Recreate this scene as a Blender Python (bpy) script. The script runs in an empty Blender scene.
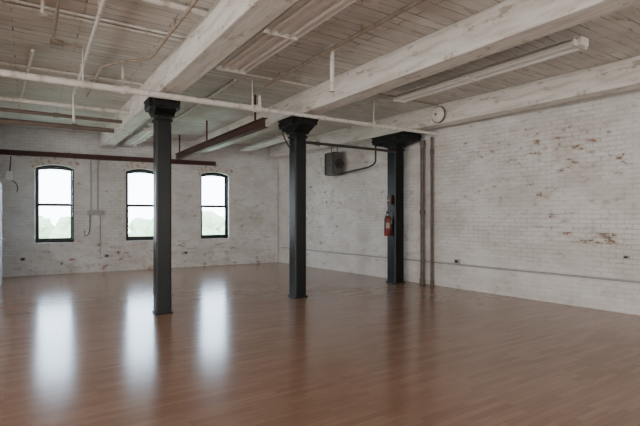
import bpy, bmesh, math, random
from mathutils import Vector, Matrix
random.seed(4)
scene = bpy.context.scene
COL = scene.collection
def link(o): COL.objects.link(o); return o
# ------------------------------------------------------------ node helpers
class NB:
    def __init__(s, mat):
        mat.use_nodes = True
        s.nt = mat.node_tree; s.nt.nodes.clear()
        s.out = s.nt.nodes.new('ShaderNodeOutputMaterial')
    def n(s, t, **kw):
        nd = s.nt.nodes.new(t)
        for k, v in kw.items(): setattr(nd, k, v)
        return nd
    def l(s, a, b): s.nt.links.new(a, b)
    def put(s, sock, v):
        if hasattr(v, 'links') or isinstance(v, bpy.types.NodeSocket): s.l(v, sock)
        else: sock.default_value = v
    def math(s, op, a, b=0.0, c=0.0, clamp=False):
        nd = s.n('ShaderNodeMath', operation=op); nd.use_clamp = clamp
        s.put(nd.inputs[0], a); s.put(nd.inputs[1], b); s.put(nd.inputs[2], c)
        return nd.outputs[0]
    def mix(s, f, a, b, mode='MIX'):
        nd = s.n('ShaderNodeMix', data_type='RGBA', blend_type=mode)
        s.put(nd.inputs[0], f); s.put(nd.inputs[6], a); s.put(nd.inputs[7], b)
        return nd.outputs[2]
    def noise(s, vec, scale, detail=3.0, rough=0.55):
        nd = s.n('ShaderNodeTexNoise'); s.put(nd.inputs['Vector'], vec)
        nd.inputs['Scale'].default_value = scale; nd.inputs['Detail'].default_value = detail
        nd.inputs['Roughness'].default_value = rough
        return nd.outputs['Fac']
    def ramp(s, fac, lo, hi, a=0.0, b=1.0):
        nd = s.n('ShaderNodeMapRange'); nd.interpolation_type = 'SMOOTHSTEP'
        s.put(nd.inputs[0], fac); nd.inputs[1].default_value = lo; nd.inputs[2].default_value = hi
        nd.inputs[3].default_value = a; nd.inputs[4].default_value = b
        return nd.outputs[0]
    def obj(s): return s.n('ShaderNodeTexCoord').outputs['Object']
    def sep(s, v):
        nd = s.n('ShaderNodeSeparateXYZ'); s.put(nd.inputs[0], v); return nd.outputs
    def comb(s, x, y, z=0.0):
        nd = s.n('ShaderNodeCombineXYZ'); s.put(nd.inputs[0], x); s.put(nd.inputs[1], y); s.put(nd.inputs[2], z)
        return nd.outputs[0]
    def bsdf(s, col, rough=0.6, metal=0.0, spec=0.5, height=None, bstr=0.3, bdist=0.01):
        b = s.n('ShaderNodeBsdfPrincipled')
        s.put(b.inputs['Base Color'], col); s.put(b.inputs['Roughness'], rough)
        b.inputs['Metallic'].default_value = metal; b.inputs['Specular IOR Level'].default_value = spec
        if height is not None:
            bm = s.n('ShaderNodeBump'); bm.inputs['Strength'].default_value = bstr
            bm.inputs['Distance'].default_value = bdist
            s.l(height, bm.inputs['Height']); s.l(bm.outputs[0], b.inputs['Normal'])
        s.l(b.outputs[0], s.out.inputs[0]); return b
def c4(c): return (c[0], c[1], c[2], 1.0)

def simple_mat(name, col, rough=0.6, metal=0.0, var=0.25, scale=6.0, col2=None, bstr=0.15, thr=(0.4, 0.75), spec=0.5):
    m = bpy.data.materials.new(name); b = NB(m); o = b.obj()
    if col2 is None: col2 = tuple(x*(1-var) for x in col)
    f = b.ramp(b.noise(o, scale, 5.0, 0.65), thr[0], thr[1])
    b.bsdf(b.mix(f, c4(col), c4(col2)), rough, metal, spec=spec, height=b.noise(o, scale*5, 3.0), bstr=bstr, bdist=0.004)
    return m

def brick_mat(name, paint, zones, base_peel=0.0, low=0.0):
    m = bpy.data.materials.new(name); b = NB(m); o = b.obj()
    x, y, z = b.sep(o)
    v0 = b.comb(b.math('ADD', x, y), z)
    wob = b.math('MULTIPLY', b.math('SUBTRACT', b.noise(v0, 1.3, 3.0), 0.5), 0.05)
    v = b.comb(b.math('ADD', b.math('ADD', x, y), wob), b.math('ADD', z, wob))
    br = b.n('ShaderNodeTexBrick'); b.l(v, br.inputs['Vector']); br.offset = 0.5
    for k, val in (('Scale', 1.0), ('Mortar Size', 0.008), ('Mortar Smooth', 0.7), ('Bias', 0.0), ('Brick Width', 0.215), ('Row Height', 0.076)):
        br.inputs[k].default_value = val
    br.inputs['Color1'].default_value = (0.23, 0.085, 0.05, 1)
    br.inputs['Color2'].default_value = (0.38, 0.185, 0.115, 1)
    br.inputs['Mortar'].default_value = (0.35, 0.30, 0.25, 1)
    br2 = b.n('ShaderNodeTexBrick'); b.l(v, br2.inputs['Vector']); br2.offset = 0.5
    for k, val in (('Scale', 1.0), ('Mortar Size', 0.0), ('Bias', 0.0), ('Brick Width', 0.215), ('Row Height', 0.076)):
        br2.inputs[k].default_value = val
    br2.inputs['Color1'].default_value = (0, 0, 0, 1); br2.inputs['Color2'].default_value = (1, 1, 1, 1)
    rnd = br2.outputs['Color']
    zone = b.math('ADD', base_peel, 0.0)
    for (cx, cz, rx, rz, st) in zones:
        dx = b.math('DIVIDE', b.math('SUBTRACT', x, cx), rx)
        dz = b.math('DIVIDE', b.math('SUBTRACT', z, cz), rz)
        d = b.math('ADD', b.math('MULTIPLY', dx, dx), b.math('MULTIPLY', dz, dz))
        e = b.math('MULTIPLY', b.math('EXPONENT', b.math('MULTIPLY', d, -1.0)), st)
        zone = b.math('ADD', zone, e)
    if low: zone = b.math('ADD', zone, b.ramp(z, 0.0, 0.6, low, 0.0))
    big = b.noise(v0, 2.4, 3.0, 0.6)
    fine = b.noise(b.comb(b.math('MULTIPLY', x, 0.6), z), 9.0, 5.0, 0.74)
    comb = b.math('ADD', b.math('MULTIPLY', big, 0.25), b.math('MULTIPLY', fine, 0.75))
    comb = b.math('ADD', comb, b.math('MULTIPLY', b.math('SUBTRACT', rnd, 0.5), 0.06))
    comb = b.math('ADD', comb, zone)
    peel = b.ramp(comb, 0.655, 0.682)
    stain = b.ramp(comb, 0.54, 0.68)
    smear = b.noise(b.comb(b.math('MULTIPLY', x, 0.6), z), 1.8, 6.0, 0.7)
    paintc = b.mix(b.ramp(smear, 0.38, 0.64), c4(paint), c4((paint[0]*0.82, paint[1]*0.80, paint[2]*0.775)))
    mort = b.math('MULTIPLY', br.outputs['Fac'], b.ramp(b.noise(v0, 1.3, 4.0), 0.42, 0.60, 0.02, 0.38))
    mort = b.math('MULTIPLY', mort, b.ramp(z, 0.4, 0.9, 0.4, 1.0))
    paintc = b.mix(mort, paintc, (0.33, 0.30, 0.27, 1))
    paintc = b.mix(b.math('MULTIPLY', rnd, 0.08), paintc, (0.46, 0.42, 0.37, 1))
    paintc = b.mix(b.math('MULTIPLY', stain, 0.5), paintc, (0.45, 0.365, 0.285, 1))
    brown = b.mix(b.ramp(b.noise(v0, 3.0), 0.42, 0.60), br.outputs['Color'], (0.25, 0.17, 0.115, 1))
    col = b.mix(b.math('MULTIPLY', peel, 0.92), paintc, brown)
    h = b.math('SUBTRACT', b.math('MULTIPLY', fine, 1.0), b.math('MULTIPLY', br.outputs['Fac'], 0.7))
    h = b.math('SUBTRACT', h, b.math('MULTIPLY', peel, 0.5))
    b.bsdf(col, 0.55, spec=0.35, height=h, bstr=0.65, bdist=0.010)
    return m

def floor_mat():
    m = bpy.data.materials.new('laminate_floor'); b = NB(m); o = b.obj()
    br = b.n('ShaderNodeTexBrick'); b.l(o, br.inputs['Vector']); br.offset = 0.37; br.offset_frequency = 2
    for k, val in (('Scale', 1.0), ('Mortar Size', 0.0012), ('Mortar Smooth', 0.3), ('Bias', 0.0), ('Brick Width', 0.48), ('Row Height', 0.062)):
        br.inputs[k].default_value = val
    br.inputs['Color1'].default_value = (0.285, 0.168, 0.115, 1)
    br.inputs['Color2'].default_value = (0.362, 0.225, 0.160, 1)
    br.inputs['Mortar'].default_value = (0.17, 0.10, 0.068, 1)
    x, y, z = b.sep(o)
    g = b.noise(b.comb(b.math('MULTIPLY', x, 1.3), b.math('MULTIPLY', y, 30.0)), 1.6, 5.0, 0.6)
    col = b.mix(b.ramp(g, 0.3, 0.75, 0.0, 0.4), br.outputs['Color'], (0.225, 0.13, 0.088, 1))
    rough = b.math('ADD', b.math('MULTIPLY', b.noise(o, 0.8, 3.0), 0.06), 0.15)
    gw = b.noise(b.comb(b.math('MULTIPLY', x, 1.0), b.math('MULTIPLY', y, 1.0)), 5.0, 2.0, 0.5)
    b.bsdf(col, rough, spec=0.6, height=gw, bstr=0.10, bdist=0.003)
    return m

def plank_mat(name, w, tone):
    m = bpy.data.materials.new(name); b = NB(m); o = b.obj()
    x, y, z = b.sep(o)
    wobble = b.math('MULTIPLY', b.math('SUBTRACT', b.noise(b.comb(b.math('MULTIPLY', x, 0.3), b.math('MULTIPLY', y, 1.5)), 1.0, 2.0), 0.5), 0.20)
    v = b.comb(x, b.math('ADD', y, wobble), z)
    br = b.n('ShaderNodeTexBrick'); b.l(v, br.inputs['Vector']); br.offset = 0.43
    for k, val in (('Scale', 1.0), ('Mortar Size', 0.006), ('Mortar Smooth', 0.2), ('Bias', 0.0), ('Brick Width', 1.5), ('Row Height', w)):
        br.inputs[k].default_value = val
    br.inputs['Color1'].default_value = c4(tone); br.inputs['Color2'].default_value = c4(tuple(t*0.85 for t in tone))
    seam = b.mix(b.ramp(b.noise(b.comb(x, b.math('MULTIPLY', y, 4.0)), 1.2, 3.0), 0.42, 0.60), (0.54, 0.51, 0.46, 1), (0.09, 0.075, 0.06, 1))
    b.l(seam, br.inputs['Mortar'])
    n1 = b.noise(b.comb(b.math('MULTIPLY', x, 0.5), y), 2.0, 6.0, 0.65)
    n2 = b.noise(b.comb(b.math('MULTIPLY', x, 0.5), b.math('MULTIPLY', y, 2.0)), 5.0, 6.0, 0.75)
    col = b.mix(b.ramp(n1, 0.42, 0.68, 0.0, 0.6), br.outputs['Color'], (0.46, 0.42, 0.36, 1))
    col = b.mix(b.ramp(n2, 0.575, 0.635, 0.0, 0.65), col, (0.27, 0.22, 0.17, 1))
    h = b.math('SUBTRACT', b.math('MULTIPLY', n2, 0.3), br.outputs['Fac'])
    b.bsdf(col, 0.6, spec=0.35, height=h, bstr=0.5, bdist=0.008)
    return m

def beam_mat(name, tone):
    m = bpy.data.materials.new(name); b = NB(m); o = b.obj()
    x, y, z = b.sep(o)
    v = b.comb(b.math('MULTIPLY', x, 5.0), b.math('MULTIPLY', y, 0.6), b.math('MULTIPLY', z, 5.0))
    g = b.noise(v, 2.5, 6.0, 0.65)
    p = b.noise(b.comb(x, b.math('MULTIPLY', y, 0.5), z), 6.0, 6.0, 0.75)
    col = b.mix(b.ramp(g, 0.40, 0.66, 0.0, 0.6), c4(tone), (0.48, 0.43, 0.37, 1))
    col = b.mix(b.ramp(p, 0.57, 0.64, 0.0, 0.65), col, (0.30, 0.24, 0.18, 1))
    b.bsdf(col, 0.55, spec=0.4, height=g, bstr=0.7, bdist=0.014)
    return m

M = {}
M['brick_back'] = brick_mat('painted_brick_windows', (0.76, 0.765, 0.765),
    [(1.6, 2.9, 2.5, 0.25, 0.06), (6.5, 1.2, 0.8, 0.8, 0.05), (3.5, 0.5, 3.5, 0.4, 0.055), (2.7, 1.6, 0.35, 1.2, 0.03), (4.5, 1.6, 0.35, 1.2, 0.03)], 0.0, 0.06)
M['brick_right'] = brick_mat('painted_brick_side', (0.82, 0.81, 0.79),
    [(8.4, 2.25, 1.9, 0.8, 0.065), (9.1, 1.15, 0.6, 0.14, 0.12), (8.9, 2.75, 1.0, .25, .05), (2.2, 1.6, 1.7, 0.9, 0.075), (2.6, 2.9, 2.0, 0.4, 0.07),
     (4.9, 1.2, 0.6, 1.2, 0.06), (7.2, 2.9, 1.0, 0.3, 0.04), (8.2, 1.2, 1.4, 0.5, 0.02)], -0.005, 0.02)
M['plain'] = simple_mat('plain_white_wall', (0.66, 0.72, 0.78), 0.6, var=0.08, scale=2)
M['roomwall'] = simple_mat('cream_white_wall', (0.70, 0.69, 0.67), 0.6, var=0.1, scale=2)
M['floor'] = floor_mat()
M['ceiling'] = plank_mat('painted_plank_ceiling', 0.135, (0.72, 0.70, 0.66))
M['beam'] = beam_mat('painted_timber', (0.77, 0.75, 0.71))
M['iron'] = simple_mat('dark_column_paint', (0.0035, 0.0055, 0.006), 0.36, var=0.3, scale=3, col2=(0.007, 0.011, 0.0115), bstr=0.3, spec=0.35)
M['cap'] = simple_mat('dark_cap_paint', (0.004, 0.005, 0.0055), 0.5, scale=12, col2=(0.014, 0.013, 0.012), bstr=0.6, spec=0.3)
M['red'] = simple_mat('oxide_red_steel', (0.075, 0.028, 0.022), 0.55, scale=7, col2=(0.035, 0.017, 0.015), spec=0.3)
M['wpipe'] = simple_mat('white_pipe_paint', (0.74, 0.72, 0.68), 0.5, scale=9, col2=(0.48, 0.42, 0.35), thr=(0.48, 0.72))
M['tanpipe'] = simple_mat('tan_painted_conduit', (0.36, 0.30, 0.24), 0.5, scale=9, col2=(0.20, 0.15, 0.11))
M['rust'] = simple_mat('rusty_pipe', (0.12, 0.088, 0.070), 0.6, scale=6, col2=(0.20, 0.165, 0.14))
M['darkpipe'] = simple_mat('dark_pipe', (0.04, 0.03, 0.026), 0.5, scale=8)
M['brownpipe'] = simple_mat('brown_pipe', (0.17, 0.125, 0.10), 0.55, scale=8)
M['frame'] = simple_mat('black_window_paint', (0.006, 0.007, 0.008), 0.4, scale=8, spec=0.3)
M['sill'] = simple_mat('painted_stone_sill', (0.62, 0.61, 0.59), 0.6, var=0.15, scale=8)
M['lampwhite'] = simple_mat('white_enamel', (0.86, 0.85, 0.82), 0.4, var=0.08, scale=5)
M['tube'] = simple_mat('frosted_tube_glass', (0.93, 0.94, 0.94), 0.25, var=0.03, scale=5)
M['heater'] = simple_mat('grey_enamel', (0.12, 0.11, 0.10), 0.45, var=0.3, scale=8)
M['heaterdark'] = simple_mat('dark_louver', (0.045, 0.042, 0.04), 0.5, scale=8)
M['extred'] = simple_mat('red_enamel', (0.19, 0.022, 0.018), 0.35, var=0.35, scale=12)
M['darkred'] = simple_mat('dark_red_enamel', (0.05, 0.018, 0.015), 0.4, var=0.2, scale=8)
M['black'] = simple_mat('black_rubber', (0.012, 0.012, 0.012), 0.5, scale=8)
M['steel'] = simple_mat('brushed_steel', (0.5, 0.5, 0.5), 0.35, 1.0, scale=12)
M['boxgrey'] = simple_mat('grey_box_paint', (0.42, 0.41, 0.39), 0.5, scale=8)
M['paper'] = simple_mat('pale_label', (0.36, 0.29, 0.25), 0.6, var=0.1, scale=12)
M['bell'] = simple_mat('painted_bell', (0.78, 0.74, 0.68), 0.45, var=0.12, scale=8)
M['bark'] = simple_mat('tree_bark', (0.22, 0.18, 0.14), 0.8, scale=6)
M['leaf'] = simple_mat('tree_leaves', (0.34, 0.44, 0.24), 0.7, scale=4, col2=(0.50, 0.60, 0.38))
M['grass'] = simple_mat('grass_ground', (0.45, 0.52, 0.34), 0.8, scale=0.5, col2=(0.52, 0.56, 0.42))
M['arch'] = simple_mat('arch_brick_paint', (0.66, 0.63, 0.59), 0.6, scale=9, col2=(0.36, 0.25, 0.18), thr=(0.48, 0.66))
m = bpy.data.materials.new('window_glass'); b = NB(m)
g1 = b.n('ShaderNodeBsdfTransparent'); g2 = b.n('ShaderNodeBsdfGlossy'); g2.inputs['Roughness'].default_value = 0.05
mx = b.n('ShaderNodeMixShader'); mx.inputs[0].default_value = 0.05
b.l(g1.outputs[0], mx.inputs[1]); b.l(g2.outputs[0], mx.inputs[2]); b.l(mx.outputs[0], b.out.inputs[0])
M['glass'] = m

# ------------------------------------------------------------ mesh helpers
def finish(name, bm, mat, loc, parent, rotz=0.0, smooth=False):
    me = bpy.data.meshes.new(name); bmesh.ops.recalc_face_normals(bm, faces=bm.faces)
    bm.to_mesh(me); bm.free(); me.materials.append(M[mat])
    if smooth:
        for p in me.polygons: p.use_smooth = True
        try: me.set_sharp_from_angle(angle=math.radians(40))
        except Exception: pass
    o = bpy.data.objects.new(name, me)
    loc = Vector(loc)
    if parent is not None:
        o.parent = parent
        o.location = loc - parent.location
    else: o.location = loc
    o.rotation_euler[2] = rotz
    link(o); return o
def meta(o, label, cat, group=None):
    o['label'] = label; o['category'] = cat
    if group: o['group'] = group
    return o
def thing(name, label, cat, loc, group=None):
    e = bpy.data.objects.new(name, None); e.empty_display_size = 0.1; e.location = loc; link(e)
    return meta(e, label, cat, group)
def add_box(bm, c, s, bev=0.0, rot=0.0):
    r = bmesh.ops.create_cube(bm, size=1.0, matrix=Matrix.Translation(c) @ Matrix.Rotation(rot, 4, 'Z') @ Matrix.Diagonal((s[0], s[1], s[2], 1)))
    if bev > 0:
        es = set()
        for v in r['verts']:
            for e in v.link_edges: es.add(e)
        bmesh.ops.bevel(bm, geom=list(es), offset=bev, segments=2, affect='EDGES', profile=0.5)
def box(name, c, s, mat, parent=None, bev=0.004, rotz=0.0):
    bm = bmesh.new(); add_box(bm, (0, 0, 0), s, bev); return finish(name, bm, mat, c, parent, rotz)
def add_tube(bm, pts, r, seg=12, cap=True):
    pts = [Vector(p) for p in pts]; rings = []
    n = len(pts); up0 = None
    for i, p in enumerate(pts):
        if i == 0: d = pts[1]-pts[0]
        elif i == n-1: d = pts[-1]-pts[-2]
        else: d = (pts[i]-pts[i-1]).normalized() + (pts[i+1]-pts[i]).normalized()
        d.normalize()
        if up0 is None:
            up0 = Vector((0, 0, 1)) if abs(d.z) < 0.9 else Vector((1, 0, 0))
        a = d.cross(up0).normalized(); bb = a.cross(d).normalized(); up0 = bb
        rr = r[i] if isinstance(r, (list, tuple)) else r
        rings.append([bm.verts.new(p + (a*math.cos(t)+bb*math.sin(t))*rr) for t in [2*math.pi*k/seg for k in range(seg)]])
    for i in range(n-1):
        for k in range(seg):
            bm.faces.new((rings[i][k], rings[i][(k+1) % seg], rings[i+1][(k+1) % seg], rings[i+1][k]))
    if cap: bm.faces.new(rings[0]); bm.faces.new(rings[-1])
CEIL = 3.65; BOT = 3.27
def tube(name, pts, r, mat, parent=None, seg=12, collars=(), straps=()):
    o = Vector(pts[0]); bm = bmesh.new()
    L = [Vector(p)-o for p in pts]
    add_tube(bm, L, r, seg)
    for t in collars:
        p = L[0].lerp(L[-1], t); d = (L[-1]-L[0]).normalized()
        add_tube(bm, [p-d*0.05, p+d*0.05], (r if not isinstance(r, (list, tuple)) else r[0])*1.3, seg)
    for (x, y, z) in straps:     # hanger straps up to the ceiling boards
        a = Vector((x, y, z))-o; hh = CEIL - z
        add_box(bm, (a.x, a.y, a.z+hh/2), (0.03, 0.03, hh))
    return finish(name, bm, mat, o, parent, smooth=True)
def arc_pts(p0, p1, p2, n=6):
    p0, p1, p2 = Vector(p0), Vector(p1), Vector(p2)
    return [(p0*(1-t)**2 + p1*2*t*(1-t) + p2*t*t) for t in [i/n for i in range(n+1)]]
def structure(o): o['kind'] = 'structure'; return o

# ------------------------------------------------------------ room shell
structure(box('floor', (0.5, 3.5, -0.1), (17, 21, 0.2), 'floor', bev=0))
structure(box('ceiling', (0.5, 3.5, CEIL+0.1), (17, 21, 0.2), 'ceiling', bev=0))
A = Vector((-0.60, 13.254, 0)); Bc = Vector((6.68, 12.75, 0))
bdir = (Bc-A).normalized(); bang = math.atan2(bdir.y, bdir.x); bnor = Vector((-bdir.y, bdir.x, 0))
def back(X, off=0.0, z=0.0):
    s = (X-A.x)/bdir.x
    p = A + bdir*s - bnor*off; return Vector((p.x, p.y, z))
rdir = Vector((0.1003, -0.99496, 0)).normalized(); rang = math.atan2(rdir.y, rdir.x); rnor = Vector((-rdir.y, rdir.x, 0))
def side(Y, off=0.0, z=0.0):
    s = (Y-Bc.y)/rdir.y; p = Bc + rdir*s - rnor*off; return Vector((p.x, p.y, z))

wins = [(0.150, 0.995), (2.226, 3.07), (4.243, 5.083)]
SILL, SPR, CRN = 0.80, 2.68, 2.77
def arch_profile(w, z0, zs, zc, n=12):
    pts = [(-w/2, z0), (w/2, z0)]
    hgt = zc-zs; R = (w*w/4+hgt*hgt)/(2*hgt); cz = zc-R; a = math.asin(w/2/R)
    for i in range(n+1):
        t = a - 2*a*i/n; pts.append((R*math.sin(t), cz+R*math.cos(t)))
    return pts
TH = 0.38
L = (Bc-A).length + 0.4
bm = bmesh.new(); add_box(bm, (L/2-0.3, TH/2, CEIL/2), (L+0.6, TH, CEIL))
wb = finish('wall_back', bm, 'brick_back', A, None, bang); structure(wb)
cutters = []
for (a_, b_) in wins:
    w = (b_-a_)/bdir.x; s = ((a_+b_)/2-A.x)/bdir.x
    bm = bmesh.new(); pr = arch_profile(w, SILL, SPR, CRN)
    f = [bm.verts.new((s+x, -0.2, z)) for x, z in pr]; g = [bm.verts.new((s+x, TH+0.2, z)) for x, z in pr]
    bm.faces.new(f); bm.faces.new(list(reversed(g)))
    for i in range(len(pr)):
        j = (i+1) % len(pr); bm.faces.new((f[i], f[j], g[j], g[i]))
    c = finish('cut', bm, 'plain', A, None, bang); cutters.append(c)
    md = wb.modifiers.new('b', 'BOOLEAN'); md.operation = 'DIFFERENCE'; md.solver = 'EXACT'; md.object = c
bpy.context.view_layer.update()
dg = bpy.context.evaluated_depsgraph_get()
nm = bpy.data.meshes.new_from_object(wb.evaluated_get(dg)); wb.modifiers.clear(); wb.data = nm
for c in cutters: bpy.data.objects.remove(c, do_unlink=True)

Lr = 18.0
bm = bmesh.new(); add_box(bm, (Lr/2, 0.15, CEIL/2), (Lr, 0.3, CEIL))
structure(finish('wall_right', bm, 'brick_right', Bc, None, rang))
structure(box('wall_left', (-0.75, 12.3, CEIL/2), (0.3, 2.0, CEIL), 'plain', bev=0))
structure(box('wall_side_bay', (-6.15, 3.9, CEIL/2), (0.3, 19.0, CEIL), 'roomwall', bev=0))
structure(box('wall_bay_end', (-3.45, 13.45, CEIL/2), (5.1, 0.3, CEIL), 'roomwall', bev=0))
structure(box('wall_rear', (1.2, -5.15, CEIL/2), (14.4, 0.3, CEIL), 'roomwall', bev=0))

def add_prof_ring(bm, outer, inner, y0, y1):
    n = len(outer)
    o0 = [bm.verts.new((x, y0, z)) for x, z in outer]; i0 = [bm.verts.new((x, y0, z)) for x, z in inner]
    o1 = [bm.verts.new((x, y1, z)) for x, z in outer]; i1 = [bm.verts.new((x, y1, z)) for x, z in inner]
    for k in range(n):
        j = (k+1) % n
        bm.faces.new((o0[k], o0[j], i0[j], i0[k])); bm.faces.new((o1[k], i1[k], i1[j], o1[j]))
        bm.faces.new((o0[k], o1[k], o1[j], o0[j])); bm.faces.new((i0[k], i0[j], i1[j], i1[k]))
for k, (a_, b_) in enumerate(wins):
    w = (b_-a_)/bdir.x; cx = (a_+b_)/2
    e = bpy.data.objects.new('window_%d' % (k+1), None); e.location = back(cx, -0.12, SILL); e.rotation_euler[2] = bang; link(e)
    e['kind'] = 'structure'; e['label'] = 'tall arched double-hung window with black frame in white brick'
    def wpart(name, bm, mat):
        o = finish(name, bm, mat, (0, 0, 0), None); o.parent = e; o.location = (0, 0, 0); return o
    z0, zs, zc = 0.0, SPR-SILL, CRN-SILL
    bm = bmesh.new(); add_prof_ring(bm, arch_profile(w, z0, zs, zc), arch_profile(w-0.08, z0+0.05, zs-0.02, zc-0.055), 0, 0.12)
    wpart('frame', bm, 'frame')
    mid = 0.96
    for nm_, za, zb, yy, arch in (('lower_sash', 0.05, mid+0.035, 0.03, False), ('upper_sash', mid-0.035, 0, 0.07, True)):
        bm = bmesh.new(); ww = w-0.082
        if arch:
            add_prof_ring(bm, arch_profile(ww, za, zs-0.02, zc-0.057), arch_profile(ww-0.07, za+0.07, zs-0.045, zc-0.10), yy, yy+0.035)
        else:
            o_ = [(-ww/2, za), (ww/2, za), (ww/2, zb), (-ww/2, zb)]; i_ = [(-ww/2+.036, za+.06), (ww/2-.036, za+.06), (ww/2-.036, zb-.07), (-ww/2+.036, zb-.07)]
            add_prof_ring(bm, o_, i_, yy, yy+0.035)
        wpart(nm_, bm, 'frame')
    for nm_, pr, yy in (('glass_pane', [(-w/2+.06, .09), (w/2-.06, .09), (w/2-.06, mid), (-w/2+.06, mid)], 0.047), ('glass_pane', arch_profile(w-0.13, mid+.01, zs-.04, zc-.09), 0.087)):
        bm = bmesh.new(); bm.faces.new([bm.verts.new((x, yy, z)) for x, z in pr]); wpart(nm_, bm, 'glass')
    bm = bmesh.new(); add_box(bm, (0, -0.045, -0.02), (w-0.02, 0.13, 0.035), 0.006); wpart('sill', bm, 'sill')
    bm = bmesh.new(); hgt = CRN-SPR; R = (w*w/4+hgt*hgt)/(2*hgt); cz = CRN-R; a = math.asin(w/2/R)*1.13; nb = 15
    for i in range(nb):
        for rr0, rr1 in ((R+0.004, R+0.10), (R+0.108, R+0.20)):
            t0 = -a+2*a*(i+0.06)/nb; t1 = -a+2*a*(i+0.94)/nb
            q = [(rr0*math.sin(t0), cz+rr0*math.cos(t0)), (rr0*math.sin(t1), cz+rr0*math.cos(t1)), (rr1*math.sin(t1), cz+rr1*math.cos(t1)), (rr1*math.sin(t0), cz+rr1*math.cos(t0))]
            f = [bm.verts.new((x, -0.012, z)) for x, z in q]; g = [bm.verts.new((x, 0.004, z)) for x, z in q]
            bm.faces.new(f)
            for i2 in range(4):
                j = (i2+1) % 4; bm.faces.new((f[i2], f[j], g[j], g[i2]))
    t = finish('trim_%d' % (k+1), bm, 'arch', back(cx, 0, 0), None, bang); structure(t)

# ------------------------------------------------------------ timber beams
def beam(p0, p1, w, h, label):
    p0 = Vector(p0); p1 = Vector(p1); d = p1-p0; a = math.atan2(d.y, d.x)-math.pi/2
    bm = bmesh.new(); add_box(bm, (0, d.length/2, h/2), (w, d.length, h), 0.015)
    o = finish('ceiling_beam', bm, 'beam', (p0.x, p0.y, BOT), None, a)
    return meta(o, label, 'beam', 'timber ceiling beams')
BH = CEIL-BOT
beam((1.73, -4, 0), (1.73, 13.05, 0), 0.30, BH, 'heavy white-painted timber beam resting on a dark column')
beam((4.15, -4, 0), (4.15, 12.90, 0), 0.30, BH, 'heavy white-painted timber beam resting on a dark column')
beam((7.40, -4, 0), (6.50, 12.70, 0), 0.30, BH, 'heavy white-painted timber beam running beside the brick wall')
beam((-0.75, -4, 0), (-0.75, 11.29, 0), 0.30, BH, 'heavy white-painted timber beam resting on a partition wall')

# ------------------------------------------------------------ columns
def column(x, y, s, capL, capW, capH, label):
    e = thing('column', label, 'column', (x, y, 0), 'dark square columns')
    zt = BOT-capH
    bm = bmesh.new(); add_box(bm, (0, 0, 0), (s, s, zt-0.03), 0.0)
    es = [ed for ed in bm.edges if abs((ed.verts[0].co-ed.verts[1].co).z) > 1]
    bmesh.ops.bevel(bm, geom=es, offset=0.022, segments=1, affect='EDGES')
    finish('shaft', bm, 'iron', (x, y, (zt-0.03)/2+0.03), e)
    box('base_plate', (x, y, 0.015), (s+0.025, s+0.025, 0.03), 'iron', e, 0.005)
    bm = bmesh.new()
    hs = s/2+0.015; b0 = capH-0.165
    add_box(bm, (0, 0, capH-0.095), (capW, capL, 0.14), 0.012)
    pr = [(-hs, 0), (hs, 0), (hs+0.03, 0.03), (capL/2-0.04, b0-0.02), (capL/2-0.04, b0+0.01), (-capL/2+0.04, b0+0.01), (-capL/2+0.04, b0-0.02), (-hs-0.03, 0.03)]
    hx_ = min(capW/2-0.02, hs+0.02)
    lv = [bm.verts.new((-hx_, y_, z)) for y_, z in pr]; rv = [bm.verts.new((hx_, y_, z)) for y_, z in pr]
    bm.faces.new(lv); bm.faces.new(list(reversed(rv)))
    for i in range(len(pr)):
        j = (i+1) % len(pr); bm.faces.new((lv[i], lv[j], rv[j], rv[i]))
    for sx in (-1, 1):
        add_box(bm, (sx*(capW/2+0.015), 0, capH-0.10), (0.05, capL*0.55, 0.12), 0.008)
        for sy in (-1, 1):
            add_box(bm, (sx*(capW/2-0.03), sy*(capL/2+0.012), capH-0.085), (0.05, 0.04, 0.05), 0.006)
    finish('capital', bm, 'cap', (x, y, zt), e)
    box('top_plate', (x, y, BOT-0.0125), (capW+0.04, capL+0.04, 0.025), 'cap', e, 0.004)
    bm = bmesh.new(); add_box(bm, (0, 0, 0), (s+0.03, s+0.03, 0.04), 0.008)
    finish('collar', bm, 'cap', (x, y, zt-0.06), e)
    return e
column(1.73, 7.10, 0.225, 0.60, 0.38, 0.27, 'near-black square column with blocky iron capital')
column(4.15, 7.14, 0.24, 0.76, 0.38, 0.29, 'near-black square column with boxy wide capital')
column(6.88, 7.50, 0.275, 1.10, 0.44, 0.27, 'dark square column beside brick wall, holding a fire extinguisher')

# ------------------------------------------------------------ pipes
def pipe(label, pts, r, mat, collars=(), group=None, name='pipe', cat='pipe', straps=()):
    return meta(tube(name, pts, r, mat, None, 12, collars, straps), label, cat, group)
e = thing('sprinkler_pipe', 'long white-painted sprinkler pipe hung under the timber beams', 'pipe', (-4, 6.6, 3.205))
tube('pipe_run', [(-6, 6.6, 3.205), (3.13, 6.6, 3.205)], 0.045, 'wpipe', e, 16, (0.48, 0.62, 0.78, 0.995))
tube('pipe_run', [(3.13, 6.6, 3.205), (7.22, 6.6, 3.205)], 0.034, 'wpipe', e, 14, (0.3, 0.7))
for x in (0.6, 3.0, 5.5):
    tube('hanger_rod', [(x, 6.6, 3.24), (x, 6.6, CEIL)], 0.010, 'wpipe', e, 8)
    bm = bmesh.new(); add_tube(bm, [(-0.02, 0, 0), (0.02, 0, 0)], 0.055, 14); finish('hanger_ring', bm, 'wpipe', (x, 6.6, 3.205), e, smooth=True)
tube('sprinkler_riser', [(3.13, 6.6, 3.22), (3.13, 6.6, 3.42)], [0.03, 0.018], 'wpipe', e, 10)
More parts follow.
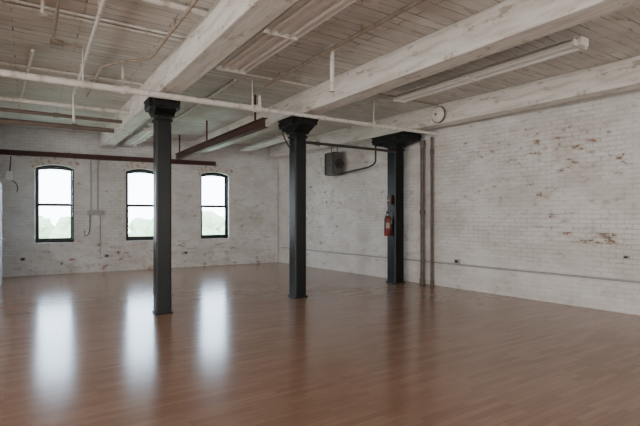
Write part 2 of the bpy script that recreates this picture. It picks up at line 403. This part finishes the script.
def ibeam(name, p0, p1, h, w, label):
    p0 = Vector(p0); p1 = Vector(p1); d = p1-p0; a = math.atan2(d.y, d.x); Ln = d.length
    bm = bmesh.new()
    add_box(bm, (Ln/2, 0, h/2-0.008), (Ln, w, 0.016)); add_box(bm, (Ln/2, 0, -h/2+0.008), (Ln, w, 0.016)); add_box(bm, (Ln/2, 0, 0), (Ln, 0.012, h-0.03))
    return meta(finish(name, bm, 'red', p0, None, a), label, 'steel beam')
ibeam('steel_beam', back(-0.59, 0.28, 2.985), back(4.6, 0.28, 2.985), 0.12, 0.09, 'dark red steel beam running above the arched windows')
ibeam('steel_beam', (3.42, 7.0, 3.09), (3.42, 12.50, 3.09), 0.17, 0.10, 'dark red steel beam hung from ceiling by rods')
for y in (10.0, 12.2, 7.4):
    pipe('dark red steel hanger rod above the steel beam', [(3.42, y, 3.175), (3.42, y, CEIL)], 0.02, 'red', (), 'steel beam hanger rods', 'hanger_rod', 'rod')
pipe('brown pipe strapped beneath the plank ceiling', [(-6, 9.7, 3.36), (1.58, 9.7, 3.36)], 0.035, 'brownpipe', (0.85,))
pipe('dark brown pipe strapped beneath the plank ceiling', [(-6, 10.7, 3.34), (1.58, 10.7, 3.34)], 0.05, 'brownpipe', (0.9,))
CG = 'ceiling conduits'
pipe('white pipe across the plank ceiling', [(-5, 4.6, 3.605), (1.58, 4.6, 3.605)], 0.032, 'wpipe', (0.8,), CG)
pipe('thin white conduit across the plank ceiling', [(-5, 5.4, 3.628), (1.58, 5.4, 3.628)], 0.016, 'wpipe', (0.72,), CG)
pipe('thin white conduit across the plank ceiling', [(-5, 5.52, 3.628), (1.58, 5.52, 3.628)], 0.012, 'wpipe', (), CG)
pipe('thin white conduit across the plank ceiling', [(-5, 7.7, 3.625), (1.58, 7.7, 3.625)], 0.018, 'wpipe', (0.85,), CG)
pipe('white pipe across the plank ceiling', [(-5, 8.95, 3.40), (1.58, 8.95, 3.40)], 0.036, 'wpipe', (0.85,), CG)
pipe('conduit running along the plank ceiling and bending down', [(0.60, 4.0, 3.545), (0.66, 8.6, 3.545)]+arc_pts((0.66, 8.66, 3.545), (0.66, 8.74, 3.54), (0.66, 8.76, 3.45), 4)+[(0.66, 8.76, 3.10)], 0.022, 'wpipe', (), CG, straps=((0.61, 5.0, 3.545), (0.64, 7.2, 3.545)))
pipe('conduit running along the plank ceiling', [(0.05, 6.75, 3.580), (-0.1, 9.5, 3.580)], 0.02, 'wpipe', (0.4,), CG, straps=((0.03, 7.1, 3.58), (-0.08, 9.2, 3.58)))
pipe('bent tan conduit running along the plank ceiling', [(1.35, 3.0, 3.55), (1.35, 5.9, 3.55)]+arc_pts((1.35, 6.0, 3.55), (1.35, 6.3, 3.55), (1.05, 6.45, 3.55), 5)+[(0.85, 6.9, 3.55), (0.85, 8.7, 3.55)], 0.018, 'tanpipe', (), CG, straps=((1.35, 5.0, 3.55), (0.85, 8.0, 3.55)))
pipe('bent conduit on the plank ceiling', [(0.25, 4.9, 3.555), (0.25, 6.0, 3.555)]+arc_pts((0.25, 6.05, 3.555), (0.25, 6.2, 3.555), (0.4, 6.2, 3.555), 5)+[(0.56, 6.2, 3.555)], 0.016, 'tanpipe', (), CG, straps=((0.25, 5.1, 3.555),))
pipe('tan conduit running along the plank ceiling', [(3.17, 1.0, 3.565), (3.17, 6.5, 3.565)], 0.024, 'tanpipe', (0.3, 0.7), CG, straps=((3.17, 4.0, 3.565), (3.17, 6.0, 3.565)))
pipe('white conduit running along the plank ceiling', [(2.75, 6.7, 3.628), (2.75, 12.0, 3.628)], 0.022, 'wpipe', (), CG)
pipe('thin conduit crossing the plank ceiling', [(4.30, 6.1, 3.638), (6.7, 6.1, 3.638)], 0.012, 'tanpipe', (), CG)
pipe('thin conduit crossing the plank ceiling', [(1.88, 6.35, 3.636), (4.0, 6.35, 3.636)], 0.014, 'wpipe', (), CG)
e = thing('ceiling_bracket', 'white metal drop bracket hanging from plank ceiling', 'bracket', (3.27, 4.75, CEIL))
tube('drop_rod', [(3.27, 4.75, CEIL), (3.27, 4.75, 3.15)], 0.028, 'wpipe', e)
box('ceiling_plate', (3.27, 4.75, CEIL-0.012), (0.14, 0.14, 0.024), 'wpipe', e)
tube('end_cap', [(3.27, 4.75, 3.15), (3.27, 4.75, 3.08)], 0.04, 'wpipe', e)
def sprinkler(x, y, label):
    e = thing('ceiling_sprinkler', label, 'sprinkler', (x, y, CEIL), 'ceiling sprinklers')
    tube('drop_pipe', [(x, y, CEIL), (x, y, CEIL-0.16)], 0.016, 'wpipe', e, 10)
    tube('deflector', [(x, y, CEIL-0.16), (x, y, CEIL-0.19), (x, y, CEIL-0.195)], [0.022, 0.012, 0.045], 'wpipe', e, 12)
sprinkler(0.12, 5.15, 'small sprinkler drop below plank ceiling'); sprinkler(4.75, 4.1, 'small sprinkler drop below plank ceiling'); sprinkler(1.15, 7.0, 'small sprinkler drop below plank ceiling')
for p, mt, lb in (((0.3, 6.45, CEIL-0.035), 'tanpipe', 'small square dark ceiling junction box on planks'), ((2.8, 3.4, CEIL-0.035), 'wpipe', 'small square white ceiling junction box on planks'), ((1.1, 8.2, CEIL-0.035), 'tanpipe', 'small square dark ceiling junction box on planks')):
    o = box('junction_box', p, (0.14, 0.14, 0.08), mt); meta(o, lb, 'junction box', 'ceiling junction boxes')
p = side(6.98, 0.09); pipe('thick dark rusty vertical pipe on brick wall', [(p.x, p.y, 0.0), (p.x, p.y, 3.12)], 0.045, 'rust', (0.02, 0.5, 0.98), 'vertical wall pipes')
p = side(6.74, 0.075); pipe('rusty vertical pipe on brick wall', [(p.x, p.y, 0.0), (p.x, p.y, 3.16)], 0.032, 'rust', (0.02, 0.9), 'vertical wall pipes')
p = back(6.63, 0.04); pipe('white vertical conduit in brick corner', [(p.x, p.y, 0.0), (p.x, p.y, 3.2)], 0.025, 'wpipe', (0.5,))
p0 = side(12.5, 0.019, 0.485); p1 = side(-2.0, 0.019, 0.505)
pipe('thin grey conduit along lower brick wall', [p0, p1], 0.017, 'boxgrey', (0.2, 0.5, 0.7))
pipe('dark pipe bridging two dark columns', [(4.29, 7.05, 2.83), (6.2, 7.2, 2.86), (6.73, 7.33, 2.87)], 0.028, 'darkpipe', (0.1,))
pipe('dark looped cable drooping from beam to column', arc_pts((3.75, 7.0, 3.0), (3.82, 7.0, 2.72), (4.03, 7.02, 2.62), 8), 0.012, 'black', (), None, 'cable', 'cable')
pipe('dark gas pipe leading from heater up to beam', [(6.75, 9.46, 2.56)]+arc_pts((6.74, 8.4, 2.62), (6.74, 8.05, 2.64), (6.74, 8.02, 2.75), 4)+[(6.74, 8.02, 3.26)], 0.022, 'darkpipe')

# ------------------------------------------------------------ fluorescent lights
def fixture(x, y0, y1, w, z, label, capbox=False):
    Ln = y1-y0; yc = (y0+y1)/2
    e = thing('fluorescent_light', label, 'ceiling light', (x, yc, CEIL), 'fluorescent ceiling lights')
    bm = bmesh.new()
    add_box(bm, (0, 0, 0.035), (w, Ln, 0.02), 0.003)                      # pan
    for sx in (-1, 1): add_box(bm, (sx*(w/2-0.006), 0, 0.018), (0.012, Ln, 0.05), 0.002)   # side lips
    add_box(bm, (0, 0, 0.015), (0.06, Ln, 0.04), 0.004)                   # centre rib
    finish('reflector', bm, 'lampwhite', (x, yc, z), e)
    for yy in (y0-0.005, y1+0.005, yc):
        box('end_plate', (x, yy, z+0.015), (w*0.98, 0.03, 0.07), 'lampwhite', e, 0.003)
    if capbox: box('end_box', (x, y0-0.04, z+0.03), (w*0.55, 0.06, 0.10), 'lampwhite', e, 0.01)
    box('ballast_housing', (x, yc, z+0.075), (0.12, Ln, 0.06), 'lampwhite', e, 0.004)
    for sx in (-w*0.27, w*0.27):
        for (ya, yb) in ((y0+0.03, yc-0.03), (yc+0.03, y1-0.03)):
            tube('fluorescent_tube', [(x+sx, ya, z), (x+sx, yb, z)], 0.020, 'tube', e, 10)
    for yy in (y0+0.4, y1-0.4):
        tube('hanger_stem', [(x, yy, z+0.10), (x, yy, CEIL)], 0.008, 'wpipe', e, 8)
    return e
fixture(5.38, 2.75, 5.75, 0.30, 3.47, 'long white fluorescent light between two timber beams, unlit', True)
fixture(2.28, 2.9, 5.7, 0.42, 3.44, 'wide twin-tube fluorescent light close beside timber beam, unlit')
fixture(2.25, 10.2, 12.6, 0.34, 3.33, 'twin-tube fluorescent light hung low near arched windows')
fixture(5.38, 9.9, 12.3, 0.34, 3.40, 'twin-tube fluorescent light hung near brick corner')

# ------------------------------------------------------------ unit heater
hx = side(9.70, 0.26)
e = thing('unit_heater', 'dark grey box-shaped unit heater hung on white brick wall', 'heater', (hx.x, hx.y, 2.5))
box('casing', (hx.x, hx.y, 2.83), (0.30, 0.40, 0.60), 'heater', e, 0.02)
bm = bmesh.new()
for i in range(7): add_box(bm, (0, 0, -0.24+i*0.08), (0.05, 0.35, 0.012))
add_box(bm, (0, 0.18, 0), (0.03, 0.02, 0.56)); add_box(bm, (0, -0.18, 0), (0.03, 0.02, 0.56))
finish('louver', bm, 'heaterdark', (hx.x-0.165, hx.y, 2.83), e)
bm = bmesh.new(); add_tube(bm, [(0, 0, 0), (0, -0.05, 0)], 0.13, 20); add_tube(bm, [(0, -0.05, 0), (0, -0.12, 0)], 0.05, 12)
finish('fan_motor', bm, 'heaterdark', (hx.x, hx.y-0.20, 2.83), e, smooth=True)
for dy in (-0.13, 0.13): tube('hanger_stem', [(hx.x, hx.y+dy, 3.12), (hx.x, hx.y+dy, CEIL)], 0.01, 'darkpipe', e, 8)
box('wall_bracket', (hx.x+0.20, hx.y, 2.83), (0.11, 0.05, 0.06), 'heaterdark', e)

# ------------------------------------------------------------ fire extinguisher
ex, ey = 6.64, 7.50
e = thing('fire_extinguisher', 'red fire extinguisher with black hose hung on dark column', 'fire extinguisher', (ex, ey, 1.05))
tube('cylinder', [(ex, ey, 1.04), (ex, ey, 1.055), (ex, ey, 1.40), (ex, ey, 1.45), (ex, ey, 1.475), (ex, ey, 1.49)], [0.065, 0.075, 0.075, 0.062, 0.035, 0.022], 'extred', e, 24)
tube('neck', [(ex, ey, 1.485), (ex, ey, 1.54)], 0.02, 'steel', e)
bm = bmesh.new(); add_box(bm, (0, -0.03, 0.02), (0.02, 0.15, 0.012), 0.002); add_box(bm, (0, -0.03, -0.02), (0.02, 0.13, 0.012), 0.002); add_box(bm, (0, 0, 0), (0.03, 0.04, 0.05), 0.004)
finish('handle', bm, 'black', (ex, ey, 1.56), e)
tube('hose', [(ex, ey+0.02, 1.53)]+[Vector(p) for p in arc_pts((ex-0.03, ey-0.03, 1.53), (ex-0.12, ey-0.06, 1.50), (ex-0.085, ey-0.03, 1.32), 6)]+[(ex-0.085, ey-0.02, 1.18)], [0.011]*8+[0.016], 'black', e, 8)
bm = bmesh.new()
vs = []
for z_ in (-0.06, 0.06):
    vs.append([bm.verts.new((0.0765*math.cos(t), 0.0765*math.sin(t), z_)) for t in [math.radians(190+10*i) for i in range(9)]])
for i in range(8): bm.faces.new((vs[0][i], vs[0][i+1], vs[1][i+1], vs[1][i]))
finish('paper_label', bm, 'paper', (ex, ey, 1.27), e, smooth=True)
box('bracket', (ex+0.085, ey, 1.36), (0.03, 0.08, 0.10), 'steel', e)
e = thing('fire_alarm_box', 'small dark red alarm box mounted on dark column', 'alarm box', (6.725, 7.50, 1.72))
box('housing', (6.71, 7.50, 1.83), (0.06, 0.13, 0.20), 'darkred', e, 0.01)
box('pull_handle', (6.672, 7.50, 1.82), (0.015, 0.08, 0.03), 'paper', e, 0.003)

# ------------------------------------------------------------ alarm bell on beam by the wall
by = 6.05; f = (by+4)/16.7; bx = 7.40-0.90*f-0.152
e = thing('alarm_bell', 'round pale painted alarm bell fixed on timber beam', 'alarm bell', (bx, by, 3.44))
tube('back_box', [(bx, by, 3.44), (bx-0.04, by, 3.44)], 0.07, 'darkpipe', e, 16)
tube('rim', [(bx-0.035, by, 3.44), (bx-0.06, by, 3.44)], 0.165, 'rust', e, 28)
tube('gong', [(bx-0.06, by, 3.44), (bx-0.09, by, 3.44), (bx-0.115, by, 3.44)], [0.150, 0.135, 0.06], 'bell', e, 28)
tube('center_nut', [(bx-0.11, by, 3.44), (bx-0.13, by, 3.44)], 0.022, 'rust', e, 8)

# ------------------------------------------------------------ wall electrics
def outlet(p, rot, label, sz=(0.11, 0.06, 0.08)):
    e = thing('outlet_box', label, 'outlet', p, 'wall outlets')
    n = Vector((math.sin(rot), -math.cos(rot), 0))
    box('housing', p + n*sz[1]/2, sz, 'boxgrey', e, 0.005, rot)
    box('socket_face', p + n*(sz[1]+0.003), (sz[0]*0.6, 0.008, sz[2]*0.6), 'black', e, 0.001, rot)
    return e
for Y in (6.15, 11.3): outlet(side(Y, 0.0, 0.56), rang, 'small grey outlet box on white brick wall')
outlet(side(3.2, 0, 0.86), rang, 'small grey outlet box on white brick wall', (0.08, 0.04, 0.05))
for X in (3.80, 1.75, -0.1): outlet(back(X, 0.0, 0.42), bang, 'small grey outlet box below arched windows')
e = thing('control_panel', 'grey wall control box with conduits between arched windows', 'control box', back(1.48, 0, 1.50))
q = back(1.48, 0.06, 1.56); box('housing', q, (0.36, 0.11, 0.12), 'boxgrey', e, 0.01, bang)
for dx in (-0.10, 0.06):
    q = back(1.48+dx, 0.025, 0); tube('conduit', [(q.x, q.y, 1.61), (q.x, q.y, 2.92)], 0.014, 'boxgrey', e, 8)
q2 = back(1.36, 0.03, 0); tube('drop_cord', [(q2.x, q2.y, 1.51)]+arc_pts((q2.x, q2.y, 1.2), (q2.x, q2.y, 0.95), (q2.x-0.12, q2.y, 0.95), 5)+[(q2.x-0.12, q2.y, 1.10)], 0.011, 'rust', e, 8)
q = back(1.60, 0.02, 0); tube('conduit', [(q.x, q.y, 0.46), (q.x, q.y, 1.51)], 0.012, 'boxgrey', e, 8)
q = back(-0.36, 0.0, 2.45)
e = thing('wall_device', 'small pale wall box with dark wiring beside window', 'wall device', q)
q = back(-0.36, 0.05, 2.45); box('housing', q, (0.15, 0.10, 0.22), 'lampwhite', e, 0.01, bang)
tube('feed_wire', [(q.x, q.y, 2.56), (q.x+0.02, q.y-0.02, 2.92)], 0.011, 'black', e, 8)
tube('loose_wire', arc_pts((q.x+0.04, q.y-0.02, 2.34), (q.x+0.20, q.y-0.05, 2.25), (q.x+0.14, q.y-0.05, 2.05), 8), 0.010, 'black', e, 8)
d = bpy.data.objects.new('door_1', None); d.location = (-0.5, 11.7, 0); link(d); d['kind'] = 'structure'; d['label'] = 'pale blue-white door standing open'
box('door_leaf', (-0.5, 11.7, 1.1), (0.05, 0.95, 2.16), 'plain', d, 0.004)
tube('handle', [(-0.475, 11.35, 1.0), (-0.42, 11.35, 1.0), (-0.42, 11.45, 1.0)], 0.012, 'steel', d, 8)

# ------------------------------------------------------------ outside
o = box('ground', (3, 60, -5.1), (160, 90, 0.2), 'grass', bev=0); meta(o, 'flat grassy ground outside the windows', 'ground')
for i in range(8):
    x = 0.3 + i*2.5 + random.uniform(-0.2, 0.2); y = (37 if i % 2 else 42); hh = random.uniform(6.5, 7.4)
    e = thing('tree', 'leafy green tree standing outside the windows', 'tree', (x, y, -5), 'trees outside')
    tube('trunk', [(x, y, -5), (x+0.1, y, -3), (x, y, -5+hh*0.6)], [0.3, 0.22, 0.12], 'bark', e)
    bm = bmesh.new()
    for k in range(14):
        r = random.uniform(0.6, 1.0); c = Vector((random.uniform(-1.2, 1.2), random.uniform(-1.0, 1.0), random.uniform(-1.3, 0.9)))
        rr = bmesh.ops.create_icosphere(bm, subdivisions=2, radius=r, matrix=Matrix.Translation(c))
        for v in rr['verts']: v.co += (v.co-c)*random.uniform(-0.22, 0.22)
    finish('crown', bm, 'leaf', (x, y, -5+hh*0.72), e)

# ------------------------------------------------------------ world + lights
w = bpy.data.worlds.new('World'); scene.world = w; w.use_nodes = True
nt = w.node_tree; nt.nodes.clear()
out = nt.nodes.new('ShaderNodeOutputWorld'); bg = nt.nodes.new('ShaderNodeBackground')
tc = nt.nodes.new('ShaderNodeTexCoord'); sp = nt.nodes.new('ShaderNodeSeparateXYZ'); mr = nt.nodes.new('ShaderNodeMapRange'); mxn = nt.nodes.new('ShaderNodeMix'); mxn.data_type = 'RGBA'
nt.links.new(tc.outputs['Generated'], sp.inputs[0]); nt.links.new(sp.outputs[2], mr.inputs[0])
mr.inputs[1].default_value = -0.05; mr.inputs[2].default_value = 0.25
mxn.inputs[6].default_value = (0.82, 0.92, 1.0, 1); mxn.inputs[7].default_value = (0.62, 0.80, 1.0, 1)
nt.links.new(mr.outputs[0], mxn.inputs[0]); nt.links.new(mxn.outputs[2], bg.inputs[0]); bg.inputs[1].default_value = 14.0
nt.links.new(bg.outputs[0], out.inputs[0])
def area(name, loc, rot, sx, sy, power, col):
    l = bpy.data.lights.new(name, 'AREA'); l.shape = 'RECTANGLE'; l.size = sx; l.size_y = sy; l.energy = power; l.color = col
    o = bpy.data.objects.new(name, l); o.location = loc; o.rotation_euler = rot; link(o)
R90 = math.radians(90)
for y, pw in ((-2.5, 170), (1.0, 150), (4.5, 130), (8.0, 120)):
    area('daylight_side_window', (-5.95, y, 1.8), (0, -R90, 0), 2.0, 1.3, pw, (1.0, 0.975, 0.94))
for x in (-3.0, 1.5, 5.5):
    area('daylight_rear_window', (x, -4.95, 1.8), (R90, 0, 0), 1.3, 2.0, 100, (1.0, 0.955, 0.90))

# ------------------------------------------------------------ camera
cam = bpy.data.cameras.new('camera'); cam.sensor_width = 36; cam.lens = 450/640*36; cam.shift_y = 2/640
co = bpy.data.objects.new('camera', cam); co.location = (0, 0, 1.5); co.rotation_euler = (math.pi/2, 0, -math.radians(33)); link(co)
scene.camera = co
